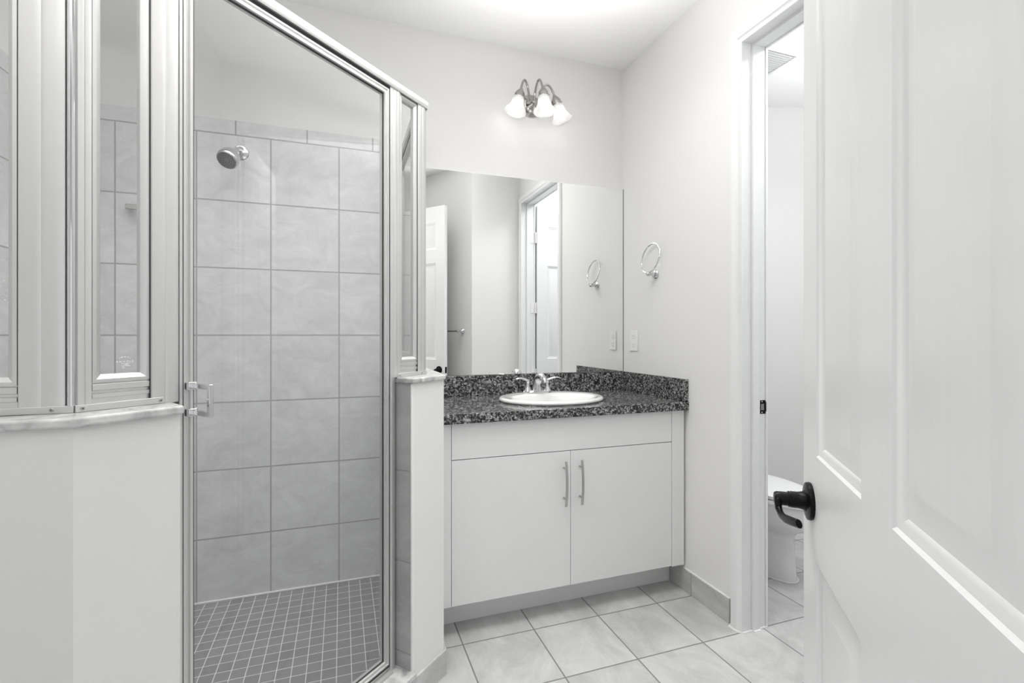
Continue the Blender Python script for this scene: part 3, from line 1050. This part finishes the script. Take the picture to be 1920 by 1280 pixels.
def post(fr, s0, s1, z0, z1=ZH0, **kw):
    return part('post', vert(MB(fr), z0, z1, ridged(s0, s1)), M_ALU, enc, smooth=30)


ZK = ZL + 0.0005
# posts: corner A|B, jamb B, jamb C, end C, wall and return posts
post(H, sA + 0.002, 0.0550, ZK + 0.012)
post(H, 0.1512, 0.2065, ZK)
post(H, 0.868, 0.9055, ZK)
post(H, 0.996, sD - 0.001, ZK + 0.012)
post(AF, -0.545, xA - 0.014, ZK + 0.012)
post(AF, XL + 0.001, XL + 0.04, ZK + 0.012)
post(DF, yD + 0.003, yD + 0.042, ZK + 0.012)
post(DF, YB - 0.05, YB - 0.008, ZK + 0.012)
# round vertical corner trim between the straight and angled runs
part('corner_trim', MB().tube([(xA - 0.006, YAF + 0.003, ZK + 0.012), (xA - 0.006, YAF + 0.003, ZH0)], 0.0065, 16), M_CHROME, enc)

# full height door jambs down to the curb
jl = vert(MB(H), 0.1125, ZH0, [(0.2070, 0.036), (0.2130, 0.036), (0.2130, 0.002), (0.2070, 0.002)])
vert(jl, 0.1125, KT, [(0.1935, 0.034), (0.2068, 0.034), (0.2068, 0.004), (0.1935, 0.004)])
part('door_jamb', jl, M_ALU, enc)
jr = MB(H)
vert(jr, 0.1125, ZH0, [(0.8555, 0.002), (0.8585, 0.000), (0.8665, 0.000), (0.8675, 0.002), (0.8675, 0.036), (0.8555, 0.036)])
part('door_jamb', jr, M_ALU, enc)
jr = MB(H)
vert(jr, 0.1125, ZK, [(0.8680, 0.004), (0.8800, 0.004), (0.8860, 0.010), (0.8860, 0.036), (0.8680, 0.036)])
part('door_jamb', jr, M_ALU, enc)
part('gasket', vert(MB(H), 0.1125, ZH0, [(0.8520, 0.006), (0.8550, 0.006), (0.8550, 0.030), (0.8520, 0.030)]), M_GASKET, enc, 'dark door gasket')
part('gasket', vert(MB(H), 0.1125, ZH0, [(0.2131, 0.006), (0.2142, 0.006), (0.2142, 0.030), (0.2131, 0.030)]), M_GREYP, enc, 'dark door gasket')
part('gasket', extr(MB(H), 0.214, 0.8548, [(0.004, 2.0480), (0.030, 2.0480), (0.030, 2.0555), (0.004, 2.0555)]), M_GASKET, enc, 'dark gap seal under the header')
# threshold rail
th = MB(H)
extr(th, 0.2131, 0.8548, [(-0.012, 0.1125), (-0.010, 0.120), (0.004, 0.124), (0.006, 0.132), (0.010, 0.132), (0.012, 0.126), (0.034, 0.126), (0.036, 0.1125)])
part('threshold_rail', th, M_ALU, enc)

# the door leaf
dfp = [(0.0, 0.004), (0.001, 0.002), (0.006, 0.002), (0.008, 0.005), (0.012, 0.005), (0.014, 0.001), (0.020, 0.001), (0.023, 0.008), (0.024, 0.022), (0.0, 0.022)]
DS0, DS1, DZ0, DZ1 = 0.2146, 0.8515, 0.138, 2.0465
dl = part('shower_door', rect_sweep(MB(H), DS0, DS1, DZ0, DZ1, dfp), M_ALU, enc, 'framed glass door leaf', smooth=30)
part('glass_pane', MB(H).box((DS0 + 0.018, 0.010, DZ0 + 0.018), (DS1 - 0.018, 0.014, DZ1 - 0.018)), M_GLASS, dl, smooth=0)
part('glazing_bead', rect_sweep(MB(H), DS0 + 0.0235, DS1 - 0.0235, DZ0 + 0.0235, DZ1 - 0.0235, [(0, 0.006), (0.0022, 0.0085), (0.0022, 0.0098), (0, 0.0098)]), M_GASKET, dl)
part('drip_rail', extr(MB(H), DS0 + 0.001, DS1 - 0.001, [(0.0, 0.134), (0.0, 0.1375), (0.022, 0.1375), (0.022, 0.134)]), M_GASKET, dl)
# pull handle, one each side of the leaf
pull = MB(H)
sP = 0.2265
for zc in (1.1200, 1.0620):
    pull.box((sP - 0.0095, -0.014, zc - 0.0085), (sP + 0.009, 0.001, zc + 0.0085))
    pull.box((sP + 0.000, -0.066, zc - 0.0058), (sP + 0.007, -0.013, zc + 0.0058))
pull.box((sP - 0.001, -0.076, 1.0562), (sP + 0.0085, -0.066, 1.1258))
part('pull_handle', pull, M_CHROME, dl, 'chrome D-shaped pull', bevel=0.0015)
pull = MB(H)
for zc in (1.1200, 1.0620):
    pull.box((sP + 0.020, 0.0145, zc - 0.0055), (sP + 0.026, 0.050, zc + 0.0055))
pull.box((sP + 0.0185, 0.050, 1.0562), (sP + 0.0275, 0.056, 1.1258))
part('pull_handle', pull, M_CHROME, dl, 'chrome inner pull behind the glass', bevel=0.0015)

# fixed glazed panels
ffp = [(0.0, 0.006), (0.0, 0.0035), (0.006, 0.0030), (0.013, 0.0075), (0.0145, 0.0095), (0.0145, 0.022), (0.0, 0.022)]


def fixed(fr, s0, s1, gl, label, zb=None, dark=True):
    z0 = ZK + 0.012 + 0.040
    fp = part('fixed_panel', rect_sweep(MB(fr), s0, s1, z0, ZH0 - 0.003, ffp), M_ALU, enc, label, smooth=25)
    part('glass_pane', MB(fr).box((s0 + 0.010, 0.012, z0 + 0.010), (s1 - 0.010, 0.016, ZH0 - 0.013)), gl, fp, smooth=0)
    rb = MB(fr)
    k = ZK + 0.012
    extr(rb, s0, s1, [(0.006, k), (0.006, k + 0.010), (0.0035, k + 0.011), (0.0035, k + 0.018), (0.007, k + 0.0195), (0.007, k + 0.024), (0.0035, k + 0.0255), (0.0035, k + 0.036), (0.006, k + 0.038), (0.006, k + 0.040), (0.024, k + 0.040), (0.024, k)])
    part('bottom_rail', rb, M_ALU, fp, smooth=25)
    return fp


pa = fixed(AF, XL + 0.041, -0.546, M_GLASSD, 'wide water-marked left panel')
pb = fixed(H, 0.0555, 0.1503, M_GLASS, 'narrow panel left of the door')
pc = fixed(H, 0.9060, 0.9945, M_GLASS, 'narrow panel right of the door')
pd = fixed(DF, yD + 0.043, YB - 0.051, M_GLASS, 'return panel beside the mirror')
# dark seams where panels meet posts
for fr, s in ((H, 0.1508), (H, 0.9950), (AF, XL + 0.0405)):
    part('seam', vert(MB(fr), ZK + 0.012, ZH0, [(s - 0.0006, 0.002), (s + 0.0006, 0.002), (s + 0.0006, 0.010), (s - 0.0006, 0.010)]), M_GASKET, enc)


# screwed bottom track
def track(fr, s0, s1, screws):
    k = ZK
    tr_ = part('bottom_track', extr(MB(fr), s0, s1, [(-0.003, k), (-0.003, k + 0.0125), (0.0, k + 0.013), (0.032, k + 0.013), (0.032, k)]), M_ALU, enc, bevel=0.0005)
    for s in screws:
        c = Vector(fr(s, -0.003, k + 0.0065))
        ax = Vector(fr(s, -1, 0)) - Vector(fr(s, 0, 0))
        sc = MB()
        sc.lathe([(0.0, 0.0012), (0.0015, 0.0016), (0.0032, 0.0012), (0.0040, 0.0)], c, ax, 16)
        q = part('screw', sc, M_NICKEL, tr_)
        cr = MB(fr)
        cr.box((s - 0.0017, -0.0049, k + 0.0061), (s + 0.0017, -0.0045, k + 0.0069))
        cr.box((s - 0.0004, -0.0049, k + 0.0048), (s + 0.0004, -0.0045, k + 0.0082))
        part('screw_slot', cr, M_GASKET, tr_)


track(AF, XL + 0.001, xA - 0.001, (-0.95, -0.494))
track(H, sA, 0.1735, (0.0385, 0.168))
track(H, 0.889, sD + 0.001, (0.896, 1.000 + 0.012))
track(DF, yD + 0.001, YB - 0.008, (yD + 0.3,))

# etched mark on the narrow left pane
def etched(txt, s, z, size, mirror=True):
    cu = bpy.data.curves.new('mark', 'FONT')
    cu.body = txt
    cu.size = size
    cu.align_x = 'CENTER'
    cu.extrude = 0.0001
    ob = bpy.data.objects.new('tmp', cu)
    C.objects.link(ob)
    dg = bpy.context.evaluated_depsgraph_get()
    me = bpy.data.meshes.new_from_object(ob.evaluated_get(dg))
    vs = [tuple(v.co) for v in me.vertices]
    fs = [tuple(p.vertices) for p in me.polygons]
    bpy.data.objects.remove(ob)
    mb = MB(H)
    k = -1 if mirror else 1
    mb.add([(s + k * x, 0.0117 - zz, z + y) for x, y, zz in vs], fs)
    return mb


mk = MB(H)
sm_, zm_ = 0.1110, 1.176
for txt, dz, size in (('A N H O J A', 0.000, 0.0056),):
    e_ = etched(txt, sm_, zm_ + dz, size, False)
    mk.v += []
    k0_ = len(mk.v)
    mk.v += e_.v
    mk.fc += [tuple(i + k0_ for i in f) for f in e_.fc]
arc = [(sm_ + 0.0095 * math.cos(a), 0.0116, zm_ + 0.0068 + 0.0045 * math.sin(a)) for a in [R(10 + 160 * i / 14) for i in range(15)]]
for i in range(14):
    if i % 3 != 2:
        mk.box((min(arc[i][0], arc[i + 1][0]), 0.0114, (arc[i][2] + arc[i + 1][2]) / 2 - 0.0006), (max(arc[i][0], arc[i + 1][0]), 0.0116, (arc[i][2] + arc[i + 1][2]) / 2 + 0.0006))
for zr, segs in ((-0.0026, ((-0.006, -0.001), (0.000, 0.006))), (-0.0050, ((-0.001, 0.006),)), (-0.0074, ((-0.006, -0.001), (0.001, 0.009))), (-0.0108, ((-0.005, 0.000),))):
    for a_, b_ in segs:      # illegible fine print
        mk.box((sm_ + a_, 0.0114, zm_ + zr), (sm_ + b_, 0.0116, zm_ + zr + 0.0010))
part('etched_mark', mk, M_ETCH, pb, 'small white etched glass mark', smooth=0)

# ------------------------------------------------------------------ toilet
TX = 2.13
toi = thing('toilet', 'white toilet in the small room beyond the doorway, behind the black lever', 'toilet', (TX, 2.1, 0))


def egg(y0, y1, hw, z, n=40, k=0.62):
    """egg outline: nose at y0 (front), back at y1"""
    L_ = y1 - y0
    yc = y0 + L_ * k
    pts = []
    for i in range(n):
        a = 2 * PI * i / n
        c, s = math.cos(a), math.sin(a)
        ly = (y1 - yc) if s > 0 else (yc - y0)
        pts.append((TX + hw * (abs(c) ** 0.9) * (1 if c > 0 else -1), yc + ly * s, z))
    return pts


bw = MB()
bw.loft([egg(1.825, 2.36, 0.105, 0.0), egg(1.828, 2.36, 0.104, 0.02), egg(1.838, 2.36, 0.101, 0.10), egg(1.844, 2.36, 0.101, 0.215), egg(1.826, 2.36, 0.112, 0.240), egg(1.775, 2.36, 0.140, 0.268), egg(1.738, 2.36, 0.156, 0.300),
         egg(1.718, 2.36, 0.166, 0.35), egg(1.712, 2.36, 0.170, 0.385), egg(1.715, 2.36, 0.168, 0.395), egg(1.76, 2.30, 0.125, 0.395), egg(1.80, 2.2, 0.10, 0.33), egg(1.86, 2.1, 0.06, 0.25)], (True, True))
part('bowl', bw, M_PORC, toi, smooth=60)
st_ = MB()
st_.loft([egg(1.705, 2.24, 0.172, 0.400), egg(1.702, 2.24, 0.174, 0.405), egg(1.702, 2.24, 0.174, 0.415), egg(1.706, 2.24, 0.171, 0.419)], (True, True))
part('seat', st_, M_PLAST, toi, smooth=50)
ld_ = MB()
ld_.loft([egg(1.706, 2.25, 0.171, 0.424), egg(1.702, 2.25, 0.174, 0.429), egg(1.704, 2.25, 0.172, 0.440), egg(1.74, 2.22, 0.14, 0.449), egg(1.82, 2.16, 0.07, 0.453)], (True, True))
part('lid', ld_, M_PLAST, toi, smooth=60)
part('tank', MB().box((TX - 0.20, 2.30, 0.40), (TX + 0.20, 2.495, 0.74)), M_PORC, toi, bevel=0.02, seg=4)
part('tank_lid', MB().box((TX - 0.21, 2.29, 0.742), (TX + 0.21, 2.50, 0.775)), M_PORC, toi, bevel=0.01, seg=3)
part('flush_lever', MB().tube([(TX - 0.14, 2.295, 0.69), (TX - 0.14, 2.275, 0.69), (TX - 0.09, 2.272, 0.685), (TX - 0.06, 2.272, 0.68)], 0.006, 12), M_CHROME, toi)
part('caulk_bead', MB().tube(egg(1.822, 2.363, 0.108, 0.002), 0.004, 8, closed=True), M_CAULK, toi)

# ------------------------------------------------------------------ ceiling vent in the toilet room
vt = thing('ceiling_vent', 'white louvred vent grille in the toilet room ceiling', 'vent', (2.27, 2.17, ZC))
fr_ = MB(lambda s, o, z: (s, z, ZC - o))
rect_sweep(fr_, 2.10, 2.43, 2.015, 2.35, [(0, 0), (0, 0.006), (0.006, 0.012), (0.026, 0.014), (0.032, 0.010), (0.032, 0.0)])
part('frame', fr_, M_PLAST, vt, smooth=25)
part('backing', MB().box((2.13, 2.045, ZC - 0.003), (2.40, 2.32, ZC - 0.0005)), M_TOE, vt, smooth=0)
sl = MB()
for i in range(15):
    y = 2.060 + i * 0.0178
    sl.add([(2.133, y - 0.0072, ZC - 0.010), (2.397, y - 0.0072, ZC - 0.010), (2.397, y + 0.0060, ZC - 0.004), (2.133, y + 0.0060, ZC - 0.004),
            (2.133, y - 0.0072, ZC - 0.0118), (2.397, y - 0.0072, ZC - 0.0118), (2.397, y + 0.0060, ZC - 0.0058), (2.133, y + 0.0060, ZC - 0.0058)],
           [(0, 1, 2, 3), (7, 6, 5, 4), (0, 4, 5, 1), (1, 5, 6, 2), (2, 6, 7, 3), (3, 7, 4, 0)])
part('slats', sl, M_PLAST, vt, smooth=0)
